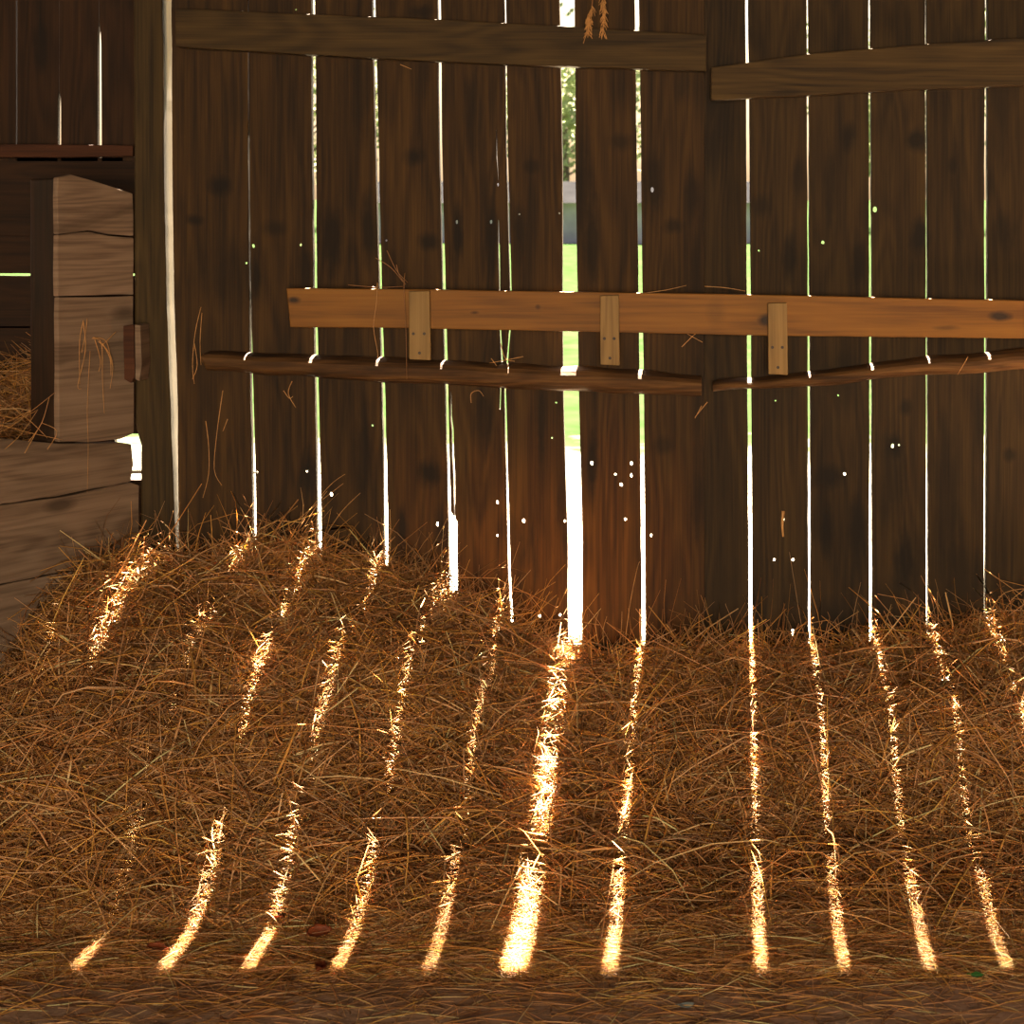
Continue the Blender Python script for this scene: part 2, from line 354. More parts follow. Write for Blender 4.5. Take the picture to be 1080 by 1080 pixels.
holesR = [(866.5,255.5,2.1,1.2),(799.5,264,1.2,1),(921,221,2.7,1.5),(939.5,468.5,1.7,1.7),(946,467.5,1.2,1.3),(889.3,497.8,1.9,1),(815.7,587.5,1.5,1),(835,587.5,1.6,1.2),
  (825,545,1.5,2.6),(817,421,1,1),(882.5,415.5,1.4,1),(835,663,1.5,3.2),(832.5,698,1.2,1.2)]
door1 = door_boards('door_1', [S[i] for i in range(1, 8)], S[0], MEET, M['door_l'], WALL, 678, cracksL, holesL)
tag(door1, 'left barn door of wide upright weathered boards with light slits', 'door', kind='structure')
door2 = door_boards('door_2', [S[i] for i in range(8, 17)], UNDER, 1360, M['door_r'], WALL+.002, 716, [], holesR,
                    yoffs=[.042, 0, .003, -.002, .001, .003, 0, .002, -.001, .002])
tag(door2, 'right barn door of narrower upright dark boards with light slits', 'door', kind='structure')

def rail(name, pxs, d, thick, mat, parent, amp=.003, seed=0, bevel=.004):
    bm = bmesh.new(); slab(bm, pxs, d, thick, amp, .05, seed)
    return build(name, bm, mat, parent, bevel=bevel)
YR = 5.93
rail('top_rail', [(185,9),(300,14),(450,20),(600,28),(745,37),(745,75),(600,70),(450,64),(300,56),(185,49)], YR, .068, M['rail'], door1, seed=1)
rail('top_rail', [(750,71),(860,56),(960,48),(1080,40),(1200,34),(1365,28),(1365,82),(1080,90),(960,94),(860,100),(750,105)], YR+.004, .068, M['rail'], door2, seed=4)
def waney(name, stations, d0, mat, parent, seed):
    """half-round split rail with a wandering bark edge; stations = (px, top row, bottom row)"""
    bm = bmesh.new(); lay = rnd_layer(bm); rows = []
    P = []
    for a, b in zip(stations[:-1], stations[1:]):
        n = max(2, int((b[0]-a[0])/9))
        for i in range(n): P.append(tuple(a[k]+(b[k]-a[k])*i/n for k in range(3)))
    P.append(stations[-1])
    for i, (x, t, bt) in enumerate(P):
        zc, h = Z6((t+bt)/2, d0), (bt-t)/333/2
        n_ = noise.noise(Vector((x*.02, seed, 0)))*.006; dep = .075+noise.noise(Vector((x*.015, seed, 5)))*.012
        ring = []
        for k in range(9):
            a = math.pi*k/8
            y = WALL-.002-dep*math.sin(a)**.55*(1 if a > .4 else .8)
            z = zc+h*math.cos(a)*(1+.12*noise.noise(Vector((x*.03, k, seed))))+n_
            ring.append(bm.verts.new(Vector(((x-PX)/F*(WALL-dep), y, z))))
        for v in ring: v[lay] = .4
        rows.append(ring)
    for A, B in zip(rows[:-1], rows[1:]):
        for k in range(9): bm.faces.new((A[k], A[(k+1) % 9], B[(k+1) % 9], B[k]))
    bm.faces.new(rows[0]); bm.faces.new(rows[-1][::-1])
    return build(name, bm, mat, parent, smooth=False)
waney('lower_rail', [(212,374,382),(216,372,392),(270,373,395),(330,376,399),(400,378,405),(470,382,407),(540,385,411),(600,388,414),(660,391,417),(720,396,418),(740,398,419)], YR, M['bark_rail'], door1, 3)
waney('lower_rail', [(752,404,414),(760,402,413),(800,400,411),(850,394,409),(900,388,405),(940,382,399),(1000,376,396),(1080,369,391),(1200,362,388),(1360,355,384)], YR, M['bark_rail'], door2, 8)

# header above the slits
bm = bmesh.new(); box(bm, (-1.568, 5.95, TOPZ-.01), (3.3, 6.04, 4.3)); box(bm, (-4.5, 5.95, 3.42), (-1.685, 6.5, 4.3)); tag(build('wall_back', bm, M['dark_woodx']), kind='structure')
# sill under the doors
bm = bmesh.new()
slab(bm, [(190,681),(400,680),(560,679),(742,681),(742,1000),(190,1000)], 5.975, .14, .002, .08, 3)
tag(build('door_sill', bm, M['rail'], bevel=.004), 'grey worn timber sill under the left barn door, half buried in straw', 'sill')
bm = bmesh.new()
slab(bm, [(743.5,718),(1360,718),(1360,1000),(743.5,1000)], 5.975, .14, .002, .08, 5)
tag(build('door_sill', bm, M['rail'], bevel=.004), 'dark timber sill buried in straw under the right barn door', 'sill')

# ------------------------------------------------------------------ bar and cleats
DB = 5.895
bm = bmesh.new(); slab(bm, [(302,304),(420,305),(620,308),(800,311),(1080,317),(1365,323),(1365,364),(1080,357),(800,354),(620,350),(430,346),(306,345)], DB, .034, .0012, .06, 2, r=.3)
bar = build('door_bar', bm, M['bar'], bevel=.003)
tag(bar, 'long orange-brown pine board laid level across both barn doors', 'board')
cl = [(431,307,454,379.5,'pale upright cleat near the left end of the pine bar'),
      (633,311.5,653.5,385,'pale upright cleat over the pine bar just right of the widest light slit'),
      (810,319.5,831,395,'pale upright cleat over the pine bar on the right barn door')]
for i, (x0, y0, x1, y1, lab) in enumerate(cl):
    e = empty('wooden_cleat', W((x0+x1)/2, y1, DB-.03))
    bm = bmesh.new(); slab(bm, [(x0,y0+.5),(x1-1,y0),(x1,y1+.5),(x0+.5,y1-.5)], DB-.0255, .025, .0008, .05, 20+i, r=.2+.3*i)
    build('batten', bm, M['cleat'], e, bevel=.002)
    # spacer block behind, on the door
    bm = bmesh.new(); slab(bm, [(x0+1,y1-24),(x1-1,y1-24),(x1-1,y1-3),(x0+1,y1-3)], DB+.0005, .031, .0008, .05, 30+i, r=.5)
    build('spacer_block', bm, M['cleat'], e)
    for (u, v) in ((.22,.62),(.72,.62),(.5,.9)):
        c = W(x0+(x1-x0)*u, y0+(y1-y0)*v, DB-.026)
        bm = bmesh.new(); bmesh.ops.create_cone(bm, cap_ends=True, segments=10, radius1=.0042, radius2=.0048, depth=.004)
        bmesh.ops.rotate(bm, verts=bm.verts, matrix=__import__('mathutils').Matrix.Rotation(math.pi/2, 3, 'X'))
        bmesh.ops.translate(bm, verts=bm.verts, vec=c)
        build('nail_head', bm, M['iron'], e)
    tag(e, lab, 'cleat', 'pale cleats that hold the pine bar')

# ------------------------------------------------------------------ corner post
bm = bmesh.new(); lay = rnd_layer(bm)
ctrlR = [(-500,170),(0,171.2),(200,173),(330,176),(430,179.5),(500,182.5),(600,185.7),(800,187)]
ctrlL = [(-500,139),(0,140.5),(250,141.5),(440,142.5),(455,143.5),(462,148.5),(520,148.5),(620,149),(800,150)]
rows = []; n = 110; dp = 5.965
for j in range(n+1):
    py = 811-(811+530)*j/n; z = Z6(py, dp)
    xr = X6(interp(ctrlR, py)[0], dp)+noise.noise(Vector((0, z*9, 3)))*.0018+noise.noise(Vector((0, z*40, 3)))*.001
    xl = X6(interp(ctrlL, py)[0], dp)+noise.noise(Vector((5, z*9, 3)))*.003
    ring = [(xl, dp+.005), (xl+.006, dp), (xr-.003, dp), (xr, dp+.003), (xr-.010, dp+.20), (xl, dp+.20)]
    vs = [bm.verts.new((x, y, max(z, 0))) for x, y in ring]
    for v in vs: v[lay] = .35
    rows.append(vs)
for A, B in zip(rows[:-1], rows[1:]):
    for k in range(6): bm.faces.new((A[k], A[(k+1) % 6], B[(k+1) % 6], B[k]))
bm.faces.new(rows[0][::-1]); bm.faces.new(rows[-1])
tag(build('corner_post', bm, M['post']), 'old upright timber post at the left edge of the barn doors, its right side sunlit', 'post')

# ------------------------------------------------------------------ pale partition on the left
C0 = Vector((-1.666, 5.95, 0)); L0 = Vector((-1.925, 5.50, 0)); PD = (L0-C0).normalized()
PN = Vector((PD.y, -PD.x, 0)).normalized()
if PN.y > 0: PN = -PN                               # faces the room
def onpart(px, py, off=0.0):
    """where the sight line through px, py meets the partition's face"""
    r = Vector(((px-PX)/F, 1, -(py-PY)/F)); o = Vector((0, 0, EYE))
    c = C0+PN*off
    t = (c-o).dot(PN)/r.dot(PN)
    return o+r*t
def pboard(pxs, thick, seed, off=0.0, amp=.004):
    bm = bmesh.new()
    P = [onpart(x, y, off) for x, y in pxs]; P.append(P[0].copy()); P = rough_line(P, .05, amp, seed)[:-1]
    for p in P: p.z = max(p.z, 0.0)
    prism(bm, P, -PN*thick, random.random()); return bm
part = empty('plank_partition', Vector((-1.75, 5.8, 0)))
tag(part, 'pale limed plank partition in the left corner, low at the left and stepped up beside the corner post', 'partition')
up = [ [(61,187),(75,184),(100,191),(122,198),(140,204),(141,249),(115,247),(95,243),(61,247)],
       [(61,248),(95,244.5),(115,248.5),(141,250.5),(141,311),(61,312.5)],
       [(62,313.5),(141,312),(141.5,395),(141.5,445),(141.5,457),(128,463),(104,465.5),(62,466)] ]
for i, p in enumerate(up): build('plank', pboard(p, .02, 40+i), M['white_wood'], part, bevel=.004)
low = [ [(-150,458),(0,462),(62,468),(103,467.5),(127,466.5),(139,468.5),(141,490),(138,508),(100,515),(60,523.5),(0,531.5),(-150,552)],
        [(-150,553.5),(0,533),(60,525),(100,516.5),(138,509),(147,512),(147,591),(100,597),(60,604),(0,616),(-150,642)],
        [(-150,644),(0,617.5),(60,605.5),(100,598.5),(147,592.5),(147,700),(60,698),(28,703),(0,710),(-150,740)],
        [(-150,742),(0,712),(28,705),(60,700),(147,702),(147,800),(0,840),(-150,870)],
        [(-150,872),(0,842),(138,802),(138,850),(0,990),(-150,990)] ]
for i, p in enumerate(low): build('plank', pboard(p, .045, 50+i), M['white_wood'], part, bevel=.004)
tag(build('post', pboard([(62,188),(80,188),(80,470),(80,700),(62.5,700),(62.5,470)], .125, 61, -.0205, .002), M['dark_wood'], part, bevel=.006), 'dark upright post')
bm = bmesh.new(); slab(bm, [(130,344),(141.3,342.5),(141.8,398),(138,404),(131,400)], 5.855, .05, .002, .04, 70, r=.2)
build('block', bm, M['red_wood'], part, bevel=.002)
bm = bmesh.new(); slab(bm, [(142.2,342.5),(148,343),(149.5,385),(147,402),(142.4,400)], 5.86, .10, .002, .04, 71, r=.2)
build('block', bm, M['white_wood'], part, bevel=.002)

# ------------------------------------------------------------------ dark bay behind the partition
DBY = 6.42
bay = empty('wall_left', Vector((-2.2, DBY, 0))); tag(bay, kind='structure')
bm = bmesh.new()
def vb(x0, x1, r, ctrl0=None, ctrl1=None, off=0):
    """upright bay board, edges may follow a slit"""
    la = rnd_layer(bm); rows = []
    for j in range(61):
        py = 170-(170+330)*j/60; z = Z6(py, DBY)
        a = interp(ctrl0, py)[0] if ctrl0 else x0; b = interp(ctrl1, py)[0] if ctrl1 else x1
        a, b = X6(a, DBY), X6(b, DBY)
        vs = [bm.verts.new(q) for q in ((a, DBY+off, z), (b, DBY+off, z), (b, DBY+off+.025, z), (a, DBY+off+.025, z))]
        for v in vs: v[la] = r
        rows.append(vs)
    for A, B in zip(rows[:-1], rows[1:]):
        for k in range(4): bm.faces.new((A[k], A[(k+1) % 4], B[(k+1) % 4], B[k]))
    bm.faces.new(rows[0][::-1]); bm.faces.new(rows[-1])
vb(-420, -200, .2); vb(-199.6, -60, .6); vb(-59.5, 18, .9, off=-.012); vb(18.3, 0, .35, ctrl1=[(-330,62.4),(95,62.4),(105,61.2),(170,60.8)])
vb(0, 0, .7, ctrl0=[(-330,62.6),(95,62.6),(105,64.2),(170,64.4)], ctrl1=[(-330,104.3),(22,104.3),(35,103.2),(150,103.0)])
vb(0, 131, .5, ctrl0=[(-330,104.6),(22,104.6),(40,106.6),(170,107.4)]); vb(131.4, 175, .95, off=-.02)
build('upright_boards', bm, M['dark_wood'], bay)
bm = bmesh.new()
for i, (a, b, xr) in enumerate([(166,232,178),(249,288.3,150),(290.7,346,150),(344,422,150),(420,457.5,150),(457,505,121),(506,560,150),(561,640,150),(641,760,178)]):
    slab(bm, [(-420,a),(xr,a+.3),(xr,b),(-420,b+.2)], DBY, .03, .002, .08, 80+i)
slab(bm, [(-420,228),(150,228),(150,268),(-420,268)], DBY+.032, .03, .002, .08, 95)
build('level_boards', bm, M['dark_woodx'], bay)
bm = bmesh.new(); slab(bm, [(-420,152.5),(60,152.5),(140,153.5),(140,164.5),(60,166),(-420,166)], DBY-.09, .09, .002, .07, 97)
tag(build('ledge', bm, M['red_wood'], bay, bevel=.003), 'reddish timber ledge')
bm = bmesh.new(); box(bm, (-1.68, 6.17, 0), (-1.66, 6.46, 3.5)); build('return_board', bm, M['dark_wood'], bay)
bm = bmesh.new(); box(bm, (-4.6, 6.50, 3.40), (-1.42, 6.64, 5.2))  # added out of view, keeps high sun off the bay and post gap
build('sun_baffle', bm, M['dark_woodx'], bay)
# closes the step between bay and doors, and the sides, roof and far end of the barn
def wallbox(name, a, b, mat):
    bm = bmesh.new(); box(bm, a, b); return tag(build(name, bm, mat), kind='structure')
wallbox('wall_side', (-4.6, -6, 0), (-4.5, 6.5, 4.3), M['dark_wood'])
wallbox('wall_right', (3.3, -6, 0), (3.4, 6.2, 4.3), M['dark_wood'])
wallbox('ceiling', (-4.6, -6.1, 4.3), (3.4, 6.04, 4.4), M['dark_woodx'])
bm = bmesh.new()                                     # far end, behind the camera, with an opening added for the fill lamp
box(bm, (-4.6, -6.1, 0), (-1.6, -6, 4.3)); box(bm, (2.2, -6.1, 0), (3.4, -6, 4.3)); box(bm, (-1.6, -6.1, 3.3), (2.2, -6, 4.3))
tag(build('wall_front', bm, M['dark_wood']), kind='structure')
wallbox('floor', (-4.6, -6.1, -.12), (3.4, 6.1, 0), M['dirt'])
bm = bmesh.new(); box(bm, (-4.6, 6.1, -.12), (-1.3, 6.6, 0)); tag(build('floor', bm, M['dirt']), kind='structure')

# ------------------------------------------------------------------ straw
COLS = [-2.4, -2.0, -1.65, -1.1, -.68, -.45, -.28, 0, .65, .95, 1.15, 1.6]
PROF = [
 [(0,.45),(.3,.3),(.5,.2),(.8,.08),(1.0,.03),(1.3,0)],
 [(0,.58),(.2,.50),(.38,.36),(.5,.26),(.8,.14),(1.0,.06),(1.3,.0)],
 [(0,.62),(.3,.64),(.68,.56),(.9,.38),(1.1,.2),(1.25,.07),(1.45,0)],
 [(0,.66),(.13,.645),(.35,.56),(.53,.49),(.71,.42),(.95,.28),(1.03,.23),(1.1,.15),(1.2,.06),(1.4,0)],
 [(0,.52),(.12,.54),(.32,.50),(.56,.46),(.75,.36),(.94,.22),(1.02,.12),(1.3,.03),(1.5,0)],
 [(0,.36),(.12,.40),(.35,.40),(.56,.36),(.75,.27),(.94,.16),(1.05,.09),(1.3,.02),(1.5,0)],
 [(0,.27),(.1,.30),(.21,.35),(.4,.32),(.58,.25),(.75,.165),(.97,.08),(1.2,.03),(1.5,0)],
 [(0,.28),(.1,.31),(.2,.34),(.4,.31),(.6,.24),(.78,.16),(.97,.07),(1.2,.02),(1.5,0)],
 [(0,.33),(.23,.375),(.45,.35),(.68,.29),(.81,.18),(.94,.07),(1.15,.02),(1.5,0)],
 [(0,.36),(.2,.38),(.45,.35),(.66,.30),(.82,.18),(.95,.08),(1.15,.02),(1.5,0)],
 [(0,.50),(.12,.46),(.3,.39),(.64,.30),(.85,.18),(1.0,.08),(1.2,.02),(1.5,0)],
 [(0,.62),(.2,.52),(.4,.42),(.7,.30),(.9,.18),(1.1,.06),(1.3,.02),(1.5,0)] ]
TT = np.linspace(0, 1.6, 81)
TAB = np.array([np.interp(TT, [p[0] for p in pr], [p[1] for p in pr]) for pr in PROF])
XX = np.linspace(-2.4, 1.6, 161)
TAB2 = np.array([np.interp(XX, COLS, TAB[:, j]) for j in range(len(TT))]).T          # [x, t]
def lumps(x, y):
    v = (.032*np.sin(x*9.1+1.3*np.sin(y*7))*np.sin(y*11+.7+1.1*np.sin(x*5.3))+.022*np.sin(x*21+2*np.sin(y*13))*np.sin(y*24+1.5*np.sin(x*17))
         +.007*np.sin(x*47+y*31)*np.sin(y*53-x*19))
    return v
def heap(x, y):
    x = np.asarray(x, float); y = np.asarray(y, float); t = np.clip(WALL-y, 0, 1.599)
    fx = np.clip((x+2.4)/4.0*160, 0, 159.999); ft = np.clip(t/1.6*80, 0, 79.999)
    i, j = fx.astype(int), ft.astype(int); u, v = fx-i, ft-j
    h = TAB2[i, j]*(1-u)*(1-v)+TAB2[i+1, j]*u*(1-v)+TAB2[i, j+1]*(1-u)*v+TAB2[i+1, j+1]*u*v
    k = np.clip(h/.12, 0, 1)
    return h+lumps(x, y)*k
PALETTE = np.array([(.64,.38,.17),(.74,.48,.25),(.50,.27,.10),(.84,.60,.36),(.36,.18,.07),(.68,.41,.13),(.58,.37,.21),(.74,.43,.12)])
def strand_arrays(P, D, U, L, Wd, bend, kink, nseg=4, flat=None):
    """vectorised little stalks: three-sided, bent; P centre, D direction, U up"""
    n = len(P); Sd = np.cross(D, U); Sd /= np.linalg.norm(Sd, axis=1, keepdims=True)+1e-9
    V = np.zeros((n, nseg+1, 3, 3)); ts = np.linspace(-.5, .5, nseg+1)
    for a, tt in enumerate(ts):
        c = P+D*(L*tt)[:, None]+U*(bend*(1-4*tt*tt))[:, None]+Sd*(kink*(max(0, tt+.05)))[:, None]
        tw = .6+.4*(1-abs(tt*2))**.5
        for k in range(3):
            an = 2*math.pi*k/3+.5
            V[:, a, k] = c+Sd*(Wd*tw*.5*math.cos(an))[:, None]+U*(Wd*tw*.5*math.sin(an)*(1 if flat is None else flat))[:, None]
    base = (np.arange(n)*(nseg+1)*3)[:, None, None]
    fl = []
    for a in range(nseg):
        for k in range(3):
            fl.append((a*3+k, a*3+(k+1) % 3, (a+1)*3+(k+1) % 3, (a+1)*3+k))
    Fc = (base+np.array(fl)[None]).reshape(-1, 4)
    return V.reshape(-1, 3), Fc, (nseg+1)*3
def raw_mesh(name, V, Fc, tint=None):
    me = bpy.data.meshes.new(name); me.vertices.add(len(V)); me.vertices.foreach_set('co', V.astype(np.float32).ravel())
    me.loops.add(Fc.size); me.loops.foreach_set('vertex_index', Fc.astype(np.int32).ravel())
    me.polygons.add(len(Fc)); me.polygons.foreach_set('loop_start', np.arange(0, Fc.size, 4, dtype=np.int32))
    me.polygons.foreach_set('loop_total', np.full(len(Fc), 4, dtype=np.int32))
    if tint is not None:
        a = me.color_attributes.new('tint', 'FLOAT_COLOR', 'POINT')
        c = np.ones((len(V), 4), np.float32); c[:, :3] = tint; a.data.foreach_set('color', c.ravel())
    me.update(calc_edges=True); me.polygons.foreach_set('use_smooth', np.ones(len(Fc), bool)); return me
def tints(n, per, bright=1.0):
    c = PALETTE[RNG.integers(0, len(PALETTE), n)]*RNG.uniform(.38, 1.42, (n, 1))*np.array([[1.03, .95, .84]])*bright
    c = np.minimum(c, .92)
    return np.repeat(c, per, axis=0)
def keep_inside(V):
    V[:, 1] = np.minimum(V[:, 1], np.where(V[:, 2] > .34, 5.985, 5.965))
    c = np.array(C0); nn = np.array(PN); s = (V-c)@nn
    bad = (s < .006); V[bad] += (nn[None]*(.006-s[bad])[:, None])
    V[:, 2] = np.maximum(V[:, 2], .002); return V
def surf_frame(x, y):
    e = .02; gx = (heap(x+e, y)-heap(x-e, y))/(2*e); gy = (heap(x, y+e)-heap(x, y-e))/(2*e)
    n = np.stack([-gx, -gy, np.ones_like(gx)], 1); n /= np.linalg.norm(n, axis=1, keepdims=True); return n
def scatter(x, y, lift, L, Wd, tilt, bendf=.10, bright=1.0, aniso=0):
    n = len(x); nr = surf_frame(x, y)
    a = RNG.uniform(0, 2*math.pi, n)
    d = np.stack([np.cos(a), np.sin(a)*(1-aniso), np.zeros(n)], 1)
    d -= nr*np.sum(d*nr, 1, keepdims=True); d /= np.linalg.norm(d, axis=1, keepdims=True)
    d = d+nr*tilt[:, None]; d /= np.linalg.norm(d, axis=1, keepdims=True)
    u = nr-d*np.sum(nr*d, 1, keepdims=True); u /= np.linalg.norm(u, axis=1, keepdims=True)
    P = np.stack([x, y, heap(x, y)+lift], 1)+d*(np.abs(tilt)*L*.25)[:, None]*np.sign(tilt)[:, None]
    return strand_arrays(P, d, u, L, Wd, L*RNG.normal(0, bendf, n), L*RNG.normal(0, .22, n))
def join_mesh(name, parts):
    Vs, Fs, Ts = [], [], []; o = 0
    for (V, Fc, per), br in parts:
        Vs.append(V); Fs.append(Fc+o); o += len(V); Ts.append(tints(len(V)//per, per, br))
    V = keep_inside(np.concatenate(Vs)); return raw_mesh(name, V, np.concatenate(Fs), np.concatenate(Ts))
# the packed mound under the loose straw
nx, ny = 200, 90
gx = np.linspace(-2.35, 1.6, nx); gy = np.linspace(4.64, 5.97, ny)
G = np.stack(np.meshgrid(gx, gy, indexing='ij'), -1).reshape(-1, 2)
Vm = np.concatenate([G, (np.maximum(heap(G[:, 0], G[:, 1])-.018, -.01))[:, None]], 1)
s_ = (Vm-np.array(C0))@np.array(PN); bad = s_ < .004; Vm[bad] += np.array(PN)[None]*(.004-s_[bad])[:, None]
I = np.arange(nx*ny).reshape(nx, ny)
Fm = np.stack([I[:-1, :-1], I[1:, :-1], I[1:, 1:], I[:-1, 1:]], -1).reshape(-1, 4)
straw_heap = link('straw_heap', raw_mesh('straw_heap', Vm, Fm), M['mound'])
tag(straw_heap, 'deep heap of loose golden-brown straw banked against the foot of the barn doors', 'straw', kind='stuff')

def pick(n, x0, x1, y0, y1): return RNG.uniform(x0, x1, n), RNG.uniform(y0, y1, n)
parts = []
x, y = pick(52000, -2.1, 1.5, 4.62, 5.96)
n = len(x); parts.append((scatter(x, y, RNG.uniform(-.012, .018, n), RNG.gamma(4, .034, n)+.03, RNG.uniform(.0018, .0044, n), RNG.normal(0, .16, n)), 1.0))
x, y = pick(12000, -2.1, 1.5, 4.75, 5.95)      # long ones lying on top
n = len(x); parts.append((scatter(x, y, RNG.uniform(.008, .035, n), RNG.gamma(5, .048, n)+.06, RNG.uniform(.0026, .0056, n), RNG.normal(.04, .16, n)), 1.12))
x, y = pick(5200, -2.1, 1.5, 4.8, 5.95)       # flat leaf blades
n = len(x); P_ = scatter(x, y, RNG.uniform(.0, .03, n), RNG.gamma(4, .03, n)+.03, RNG.uniform(.004, .0085, n), RNG.normal(.02, .25, n), .16); parts.append((P_, 1.1))
x, y = pick(5200, -2.0, 1.5, 5.0, 5.95)       # stalks sticking up and out
n = len(x); parts.append((scatter(x, y, RNG.uniform(.0, .02, n), RNG.uniform(.06, .20, n), RNG.uniform(.0014, .0026, n), RNG.uniform(.4, 1.6, n), .12), 1.0))
x, y = pick(900, -1.95, 1.4, 5.80, 5.95)      # fringe against the doors
n = len(x); parts.append((scatter(x, y, RNG.uniform(.0, .03, n), RNG.uniform(.08, .28, n), RNG.uniform(.0014, .0026, n), RNG.uniform(.3, 2.4, n), .15), 1.0))
link('loose_straw', join_mesh('loose_straw', parts), M['straw'], straw_heap)['kind'] = 'stuff'

parts = []
x, y = pick(17000, -1.95, 1.3, 4.36, 4.72); n = len(x)
parts.append((scatter(x, y, RNG.uniform(.002, .014, n), RNG.gamma(4, .03, n)+.02, RNG.uniform(.0012, .0028, n), RNG.normal(0, .05, n), .03, aniso=.35), 1.25))
x, y = pick(5200, -1.8, 1.2, 3.95, 4.42); n = len(x)
k = RNG.uniform(0, 1, n) < np.clip((y-3.9)/.5, .12, 1)**1.2; x, y = x[k], y[k]; n = len(x)
parts.append((scatter(x, y, RNG.uniform(.001, .006, n), RNG.gamma(3, .03, n)+.02, RNG.uniform(.0012, .003, n), RNG.normal(0, .02, n), .02, aniso=.4), 1.2))
floor_straw = link('floor_straw', join_mesh('floor_straw', parts), M['straw'])
tag(floor_straw, 'thin trampled straw scattered flat over the earth floor in the foreground', 'straw', kind='stuff')

# straw in the dark bay behind the low partition
nB = 3400
bx = RNG.uniform(-2.75, -1.95, nB); by = RNG.uniform(5.75, 6.36, nB)
# keep only stalks behind the partition
sB = (np.stack([bx, by, np.zeros(nB)], 1)-np.array(C0))@np.array(PN)
ok = sB < -.24; bx, by = bx[ok], by[ok]; nB = len(bx)
hz = 1.08+.22*np.clip((by-5.75)/.6, 0, 1)+.06*np.sin(bx*9)
a = RNG.uniform(0, 6.28, nB); el = RNG.normal(.1, .45, nB)
Db = np.stack([np.cos(a)*np.cos(el), np.sin(a)*np.cos(el)*.6, np.sin(el)], 1); Db /= np.linalg.norm(Db, axis=1, keepdims=True)
Ub = np.cross(Db, np.cross(np.array([0, 0, 1.0]), Db)+1e-4); Ub /= np.linalg.norm(Ub, axis=1, keepdims=True)
Lb = RNG.uniform(.08, .28, nB)
Vb, Fb, pb = strand_arrays(np.stack([bx, by, hz-RNG.uniform(0, .16, nB)], 1), Db, Ub, Lb, RNG.uniform(.0018, .0034, nB), Lb*RNG.normal(0, .12, nB), Lb*RNG.normal(0, .2, nB))
Vb[:, 1] = np.minimum(Vb[:, 1], 6.41); Vb[:, 2] = np.maximum(Vb[:, 2], .4)
s2 = (Vb-np.array(C0))@np.array(PN); bad = s2 > -.17; low_ = bad & (Vb[:, 2] < 1.05); Vb[low_] -= np.array(PN)[None]*(s2[low_]+.17)[:, None]
bs = link('bay_straw', raw_mesh('bay_straw', Vb, Fb, tints(nB, pb, .9)), M['straw'])
tag(bs, 'tangled dark straw filling the bay behind the low pale partition', 'straw', kind='stuff')
bm = bmesh.new()
gx = np.linspace(-3.2, -1.9, 30); 
verts = {}
for i, X in enumerate(gx):
    for j in range(16):
        Y = 5.72+.68*j/15; s = (Vector((X, Y, 0))-C0).dot(PN)
        p = Vector((X, Y, .95+.20*(j/15)+.05*math.sin(X*9)+.03*noise.noise(Vector((X*12, Y*12, 0)))))
        if s > -.2: p -= PN*(s+.2)
        verts[i, j] = bm.verts.new(p)
for i in range(29):
    for j in range(15): bm.faces.new((verts[i, j], verts[i+1, j], verts[i+1, j+1], verts[i, j+1]))
build('packed_straw', bm, M['mound'], bs)['kind'] = 'stuff'

# ------------------------------------------------------------------ single stalks, wisps, leaves
def tube(bm, pts, w, r=.5):
    lay = rnd_layer(bm); rows = []
    for i, p in enumerate(pts):
        d = (pts[min(i+1, len(pts)-1)]-pts[max(i-1, 0)]).normalized(); s = d.cross(Vector((0, 1, .01))).normalized(); u = s.cross(d)
        ww = w*(1-.5*i/len(pts))
        rows.append([bm.verts.new(p+(s*math.cos(6.283*k/5)+u*math.sin(6.283*k/5))*ww/2) for k in range(5)])
    for A, B in zip(rows[:-1], rows[1:]):
        for k in range(5): bm.faces.new((A[k], A[(k+1) % 5], B[(k+1) % 5], B[k]))
    bm.faces.new(rows[0][::-1]); bm.faces.new(rows[-1])
def smooth_pts(P, n=5):
    out = []
    for i in range(len(P)-1):
        a, b, c, d = P[max(i-1, 0)], P[i], P[i+1], P[min(i+2, len(P)-1)]
        for k in range(n):
            t = k/n; out.append(.5*((2*b)+(c-a)*t+(2*a-5*b+4*c-d)*t*t+(3*b-a-3*c+d)*t**3))
    out.append(P[-1]); return out
def straw_plain(name, col):
    m = plain(name, col, .5, 60, .35); return m
M['stalk'] = straw_plain('dry_stalk', (.50,.27,.09))
M['stalk_dk'] = straw_plain('dark_dry_stalk', (.26,.12,.04))
def wisp(name, lines, d, label, cat='straw', w=.0028, mat='stalk', group=None):
    bm = bmesh.new()
    for ln in lines:
        if callable(d): P = [d(*q) for q in ln]
        else: P = [W(q[0], q[1], d-(q[2] if len(q) > 2 else 0)) for q in ln]
        tube(bm, smooth_pts(P, 4), w)
    return tag(build(name, bm, M[mat], smooth=True), label, cat, group)
wisp('straw_wisp', [[(398,298),(397,320),(394,345),(398,370),(399,382)]], 5.885, 'bent straw stalk hanging down over the pine bar near its left end')
wisp('straw_wisp', [[(427,288),(426,306,.01),(428,345,.01),(429,400)]], 5.885, 'long thin straw hanging past the left cleat over the pine bar', mat='stalk_dk')
wisp('straw_wisp', [[(396,272),(412,282),(424,296),(428,300)],[(418,279),(421,290),(427,298)],[(367,300.5),(400,303),(425,302)],[(408,264),(418,285),(430,298)]], 5.91, 'small tangle of straw caught on top of the pine bar left of the first cleat', mat='stalk_dk')
wisp('straw_wisp', [[(743,302),(765,303.5),(786,307)],[(680,309),(702,306),(724,301)]], 5.93, 'pale straw lying along the pine bar where the two doors meet')
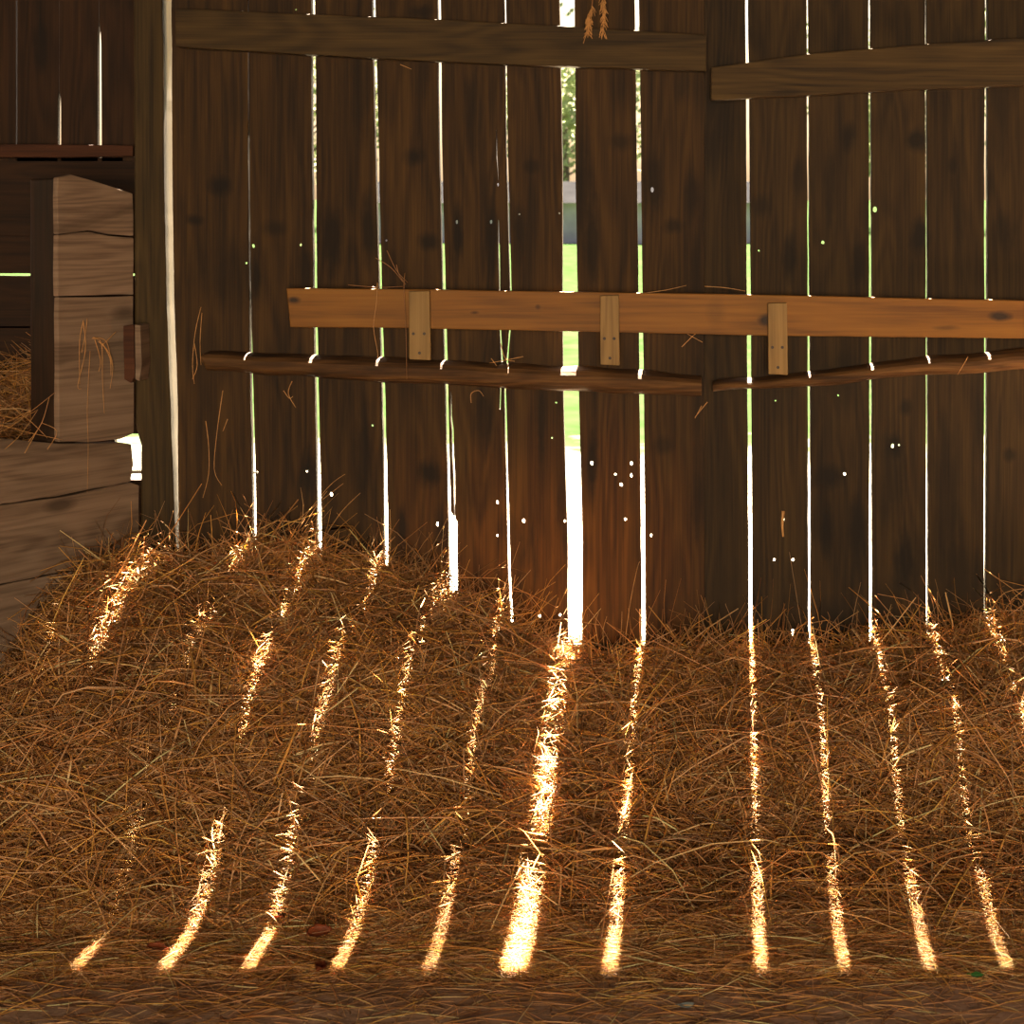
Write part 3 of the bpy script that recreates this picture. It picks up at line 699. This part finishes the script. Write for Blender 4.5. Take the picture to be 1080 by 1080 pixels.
wisp('straw_wisp', [[(212,324),(206,350),(203,384),(205,405)],[(213,330),(211,360),(212,385)],[(205,362),(208,385),(203,400)]], 5.985, 'thin straws hanging at the left end of the rough lower rail')
wisp('straw_wisp', [[(217,444),(220,470),(220,500),(214,525)],[(235,412),(229,455),(226,495),(234,512)],[(240,442),(235,455)]], 5.996, 'long straws stuck upright to the leftmost board of the left door')
wisp('straw_wisp', [[(308,402),(304,415),(312,430)],[(299,412),(305,420),(309,418)]], 5.996, 'small curl of straw on the left door below the lower rail')
wisp('straw_wisp', [[(552,376),(537,379),(516,383)],[(528,362),(533,378),(543,381)],[(518,378),(524,386)]], 5.905, 'tuft of straw lodged on the lower rail left of the widest slit')
wisp('straw_wisp', [[(497,425),(497,415),(505,412),(510,418)]], 5.996, 'small hooked straw on the left door under the lower rail')
wisp('straw_wisp', [[(746,424),(733,440)],[(740,428),(733,441)]], 5.996, 'short straw stuck slanting where the doors meet below the rails')
wisp('straw_wisp', [[(1021,376),(1016,385),(1010,395)]], 5.89, 'short pale straw across the lower rail of the right door')
wisp('straw_wisp', [[(826,539),(825,552),(826,566)]], 5.996, 'splinter of pale wood on a right door board', mat='stalk', w=.012)
wisp('straw_wisp', [[(422,68),(434,73)]], 5.996, 'tiny pale straw under the top rail of the left door')
wisp('straw_wisp', [[(722,350),(728,354),(741,361)],[(719,366),(730,355),(734,352)]], 5.996, 'short straws between the pine bar and the lower rail', mat='stalk')
# right-hand leaning stalks
wisp('straw_stalks', [[(1038,690),(1062,640),(1080,622),(1110,600)],[(1040,640),(1056,650),(1075,668)],[(1043,648),(1060,625),(1095,620)],[(1055,700),(1050,660),(1043,632)],[(1038,600),(1055,612),(1078,628)],[(1060,690),(1078,640),(1088,600)],[(1048,676),(1070,655),(1100,640)]],
     5.90, 'spray of stiff stalks standing out of the heap at the right edge', w=.003)
wisp('straw_stalks', [[(658,690),(664,640),(672,600),(675,592)],[(650,700),(655,668),(656,645)],[(634,690),(628,660),(632,645)],[(640,700),(636,668),(640,650)]], 5.93, 'few tall stalks standing up at the foot of the left door', w=.0026)
wisp('straw_stalks', [[(286,590),(310,560),(345,515),(364,500)],[(300,560),(330,535),(362,510)],[(318,560),(336,530),(345,518)],[(340,570),(360,540),(380,520)]], 5.90, 'tall stalks leaning up across the third slit from the left', w=.0026)
wisp('straw_stalks', [[(520,622),(530,642),(538,664)],[(538,664),(528,648),(508,636)]], 5.88, 'pair of stalks standing where the high straw falls away to the middle', w=.0026)
# tufts on the partition
wisp('straw_wisp', [[(88,338),(84,360),(84,405)],[(92,336),(90,352),(86,372)],[(88,340),(90,370),(82,406),(86,410)]], lambda x, y: onpart(x, y, .008), 'drooping straw stuck to the upright pale planks, left tuft')
wisp('straw_wisp', [[(97,357),(107,362),(108,400),(110,436)],[(98,356),(112,360),(118,385)],[(104,360),(115,372),(119,388),(116,410)],[(122,350),(114,358),(108,364)],[(100,358),(106,380),(104,392)],[(108,362),(116,378),(117,396)]],
     lambda x, y: onpart(x, y, .010), 'drooping straw tuft hanging on the upright pale planks beside the corner post')
wisp('straw_wisp', [[(95,370),(92,430),(93,470),(92,520)]], lambda x, y: onpart(x, y, .006), 'long thin straw hanging down the pale planks', w=.002)
wisp('straw_wisp', [[(-10,458),(8,452),(30,436),(58,414)],[(30,466),(44,446),(52,419)],[(-8,436),(20,441),(40,432)],[(0,448),(30,456),(66,464)],[(5,474),(22,458),(40,432)],[(14,430),(34,446),(50,462)],[(26,478),(36,460),(44,446)],[(50,474),(60,455),(44,446)]], lambda x, y: onpart(x, y, .005), 'pale straws spilling over the top of the low partition beside the dark post', w=.0028)
# dry seed heads hanging from above the top rail
def seed_head(x, y0, y1, d, lab, lean):
    e = empty('dry_seed_head', W(x, y1, d))
    bm = bmesh.new(); top = [W(x+lean, y0-30, d), W(x+lean*.6, y0, d), W(x, (y0+y1)/2, d), W(x-1, y1, d)]
    tube(bm, smooth_pts(top, 4), .003); build('stem', bm, M['stalk_dk'], e)
    bm = bmesh.new(); sp = smooth_pts(top, 10)
    for i in range(70):
        k = random.randint(len(sp)//2-4, len(sp)-1); p = sp[k]
        q = p+Vector((random.uniform(-1, 1)*.014, random.uniform(-.6, .4)*.012, -random.uniform(.012, .035)))
        tube(bm, [p, p.lerp(q, .5)+Vector((random.uniform(-1, 1)*.004, 0, 0)), q], .0022)
    build('seed_cluster', bm, M['stalk'], e); tag(e, lab, 'seed head', 'dry seed heads hanging over the top rail')
seed_head(621, 4, 34, 5.915, 'left dry seed head drooping over the top rail, the lower-hanging one', 6)
seed_head(637, -8, 30, 5.915, 'right dry seed head hanging straight over the top rail', -3)

def leaf(px, py, size, rot, label, mat='leafbrown', curl=.5, name='dry_leaf'):
    d = 5.0
    for _ in range(40):                                        # where the sight line meets the straw
        p = W(px, py, d); h = float(heap(p.x, p.y)); 
        if p.z < h+.012: break
        d += (p.z-h)*.6 if p.z > h else 0
        if d > 5.9: break
    if py > 930: d = (EYE-.02)*F/(py-PY)
    p = W(px, py, d)
    bm = bmesh.new(); nu, nv = 9, 7; g = {}
    for i in range(nu):
        u = i/(nu-1); w = .42*math.sin(math.pi*u**.8)**.8*(1+.18*math.sin(u*19))
        for j in range(nv):
            v = (j/(nv-1)-.5)*2
            g[i, j] = bm.verts.new(((u-.5)*size, v*w*size*.75, curl*size*(.28*v*v+.25*(u-.5)**2)+.08*size*math.sin(u*9+v*3)*.3))
    for i in range(nu-1):
        for j in range(nv-1): bm.faces.new((g[i, j], g[i+1, j], g[i+1, j+1], g[i, j+1]))
    geom = bmesh.ops.solidify(bm, geom=bm.faces[:], thickness=.0008)
    lay = rnd_layer(bm)
    e = build(name, bm, M[mat], smooth=True)
    p.z += .014; e.location = p; e.rotation_euler = (random.uniform(.2, .6), random.uniform(-.3, .3), rot); tag(e, label, 'leaf')
    bm = bmesh.new(); tube(bm, [Vector((-size*.8, 0, .004)), Vector((-size*.6, .003, .001)), Vector((-size*.4, 0, size*.04*curl)), Vector((size*.4, 0, size*.04))], .002)
    s = build('leaf_stem', bm, M['stalk_dk'] if mat == 'leafbrown' else M[mat]); s.parent = e
    return e
leaf(337, 990, .062, .3, 'large reddish-brown curled leaf on the floor straw right of a bright streak')
leaf(291, 974, .055, 2.4, 'flat reddish-brown leaf left of a bright streak in the foreground')
leaf(166, 1007, .050, .1, 'small dark red leaf lying alone left of the foreground streak at the far left')
leaf(337, 1029, .045, 1.4, 'dark curled leaf standing on bare earth below the others', curl=1.0)
leaf(740, 936, .050, .8, 'red-brown leaf half buried in straw near the middle of the foreground')
leaf(946, 932, .045, 1.9, 'brown leaf in the straw beside a streak at the right')
leaf(377, 970, .040, 2.0, 'dark brown leaf scrap between two foreground streaks')
leaf(541, 916, .040, .5, 'dark leaf scrap in the straw left of the broadest streak', curl=.7)
leaf(1031, 1035, .030, .05, 'small fresh green leaf on the floor at the lower right', 'leafgreen', .2, 'green_leaf')
bm = bmesh.new(); p = W(722, 1060, 1.733*F/(1060-PY)); g = [bm.verts.new((p.x+.02*math.cos(a)*(1+.3*math.sin(3*a)), p.y+.014*math.sin(a), .007+.002*math.sin(a*2))) for a in [i*.6283 for i in range(10)]]
f = bm.faces.new(g); bmesh.ops.solidify(bm, geom=[f], thickness=.002); tag(build('paper_scrap', bm, M['scrap']), 'tiny pale bluish scrap on the earth in the foreground', 'scrap')

# ------------------------------------------------------------------ outdoors
bm = bmesh.new(); box(bm, (-40, 6.62, -.15), (40, 12.9, 0)); box(bm, (-1.3, 6.1, -.15), (40, 6.62, 0)); tag(build('ground', bm, M['gravel']), kind='structure')
bm = bmesh.new(); rows = []
for j in range(30):
    Y = 12.9+j*j*.16; z = max(0, (Y-18))*.024+.01
    rows.append([bm.verts.new((X, Y, z+.05*math.sin(X*.4+Y*.3))) for X in range(-60, 61, 6)])
for A, B in zip(rows[:-1], rows[1:]):
    for k in range(len(A)-1): bm.faces.new((A[k], A[k+1], B[k+1], B[k]))
tag(build('meadow', bm, M['grass'], smooth=True), kind='structure')
def tree(x, y, h, r, label, seed):
    rs = random.Random(seed); zb = max(0, y-18)*.024
    e = empty('tree', Vector((x, y, zb))); tag(e, label, 'tree', 'trees beyond the meadow')
    bm = bmesh.new(); tips = []
    tube(bm, smooth_pts([Vector((x, y, zb-.1)), Vector((x+.1, y, zb+h*.3)), Vector((x-.1, y, zb+h*.8))]), .38)
    for i in range(26):
        a = rs.uniform(0, 6.28); z0 = zb+h*rs.uniform(.25, .75); L = r*rs.uniform(.6, 1)
        tip = Vector((x+math.cos(a)*L, y+math.sin(a)*L, z0+h*rs.uniform(.05, .3)))
        tube(bm, smooth_pts([Vector((x, y, z0)), Vector((x, y, z0)).lerp(tip, .5)+Vector((0, 0, .2)), tip]), .1); tips.append((Vector((x, y, z0)), tip))
    build('trunk', bm, M['bark'], e)
    bm = bmesh.new()
    for i in range(4200):
        a, b = rs.choice(tips); p = a.lerp(b, rs.uniform(.35, 1.1))+Vector([rs.gauss(0, .45) for _ in range(3)])
        q = Vector([rs.gauss(0, 1) for _ in range(3)]).normalized(); u = q.orthogonal().normalized()*.14; v = q.cross(u)
        bm.faces.new([bm.verts.new(p+s) for s in (-u, v*.6, u, -v*.6)])
    build('foliage', bm, M['leaves'], e)
tree(-3.6, 68, 7.5, 3.6, 'leafy green tree seen through the widest slit', 1)
tree(-14, 74, 8.5, 4.5, 'leafy green tree beyond the left slits', 2)
tree(9, 72, 8, 4.4, 'leafy green tree beyond the right slits', 3)
sh = empty('shed', Vector((-3, 60, 1.0))); tag(sh, 'low grey farm shed across the meadow, seen through the slits', 'shed')
bm = bmesh.new(); box(bm, (-9, 58, .9), (3, 62, 2.2)); build('shed_wall', bm, M['shedgrey'], sh)
bm = bmesh.new(); prism(bm, [Vector((-9.4, 57.6, 2.2)), Vector((-9.4, 60, 2.9)), Vector((-9.4, 62.4, 2.2))], Vector((12.8, 0, 0))); build('shed_roof', bm, M['shedroof'], sh)

# ------------------------------------------------------------------ light
w = bpy.data.worlds.new('World'); SC.world = w; w.use_nodes = True; t = w.node_tree; t.nodes.clear()
sky = t.nodes.new('ShaderNodeTexSky'); sky.sky_type = 'NISHITA'; sky.sun_disc = False; sky.sun_elevation = math.radians(62); sky.sun_rotation = 0; sky.dust_density = 3.5; sky.ozone_density = .6
mixn = t.nodes.new('ShaderNodeMix'); mixn.data_type = 'RGBA'; mixn.blend_type = 'MULTIPLY'; mixn.inputs[0].default_value = 1; mixn.inputs[7].default_value = (1.0, .80, .62, 1)
bg = t.nodes.new('ShaderNodeBackground'); ow = t.nodes.new('ShaderNodeOutputWorld')
t.links.new(sky.outputs[0], mixn.inputs[6]); t.links.new(mixn.outputs[2], bg.inputs[0]); bg.inputs[1].default_value = .40; t.links.new(bg.outputs[0], ow.inputs[0])
sd = bpy.data.lights.new('sun', 'SUN'); sd.energy = 170; sd.color = (1, .86, .68); sd.angle = math.radians(.53)
so = bpy.data.objects.new('sun', sd); COL.objects.link(so)
TEL = 2.05                                            # tangent of the sun's height
rayd = Vector((-.0225, -1, -TEL)).normalized(); so.rotation_euler = rayd.to_track_quat('-Z', 'Y').to_euler()
ad = bpy.data.lights.new('interior_fill', 'AREA'); ad.shape = 'RECTANGLE'; ad.size = 3.8; ad.size_y = 3.2; ad.energy = 1100; ad.color = (1, .725, .47)  # added lamp behind the camera, brightens the dark interior
ao = bpy.data.objects.new('interior_fill', ad); COL.objects.link(ao); ao.location = (.3, -5.98, 1.66); ao.rotation_euler = (math.pi/2, 0, 0)

# ------------------------------------------------------------------ camera
cd = bpy.data.cameras.new('camera'); co = bpy.data.objects.new('camera', cd); COL.objects.link(co); SC.camera = co
co.location = (0, 0, EYE); co.rotation_euler = (math.pi/2, 0, 0); cd.sensor_width = 36; cd.lens = 36*F/1080
cd.shift_x = (540-PX)/1080; cd.shift_y = -(540-PY)/1080; cd.clip_end = 400
cd.dof.use_dof = True; cd.dof.focus_distance = 5.75; cd.dof.aperture_fstop = 8
vs = SC.view_settings; vs.view_transform = 'Standard'; vs.look = 'None'; vs.gamma = 1; vs.exposure = 0; vs.use_curve_mapping = False
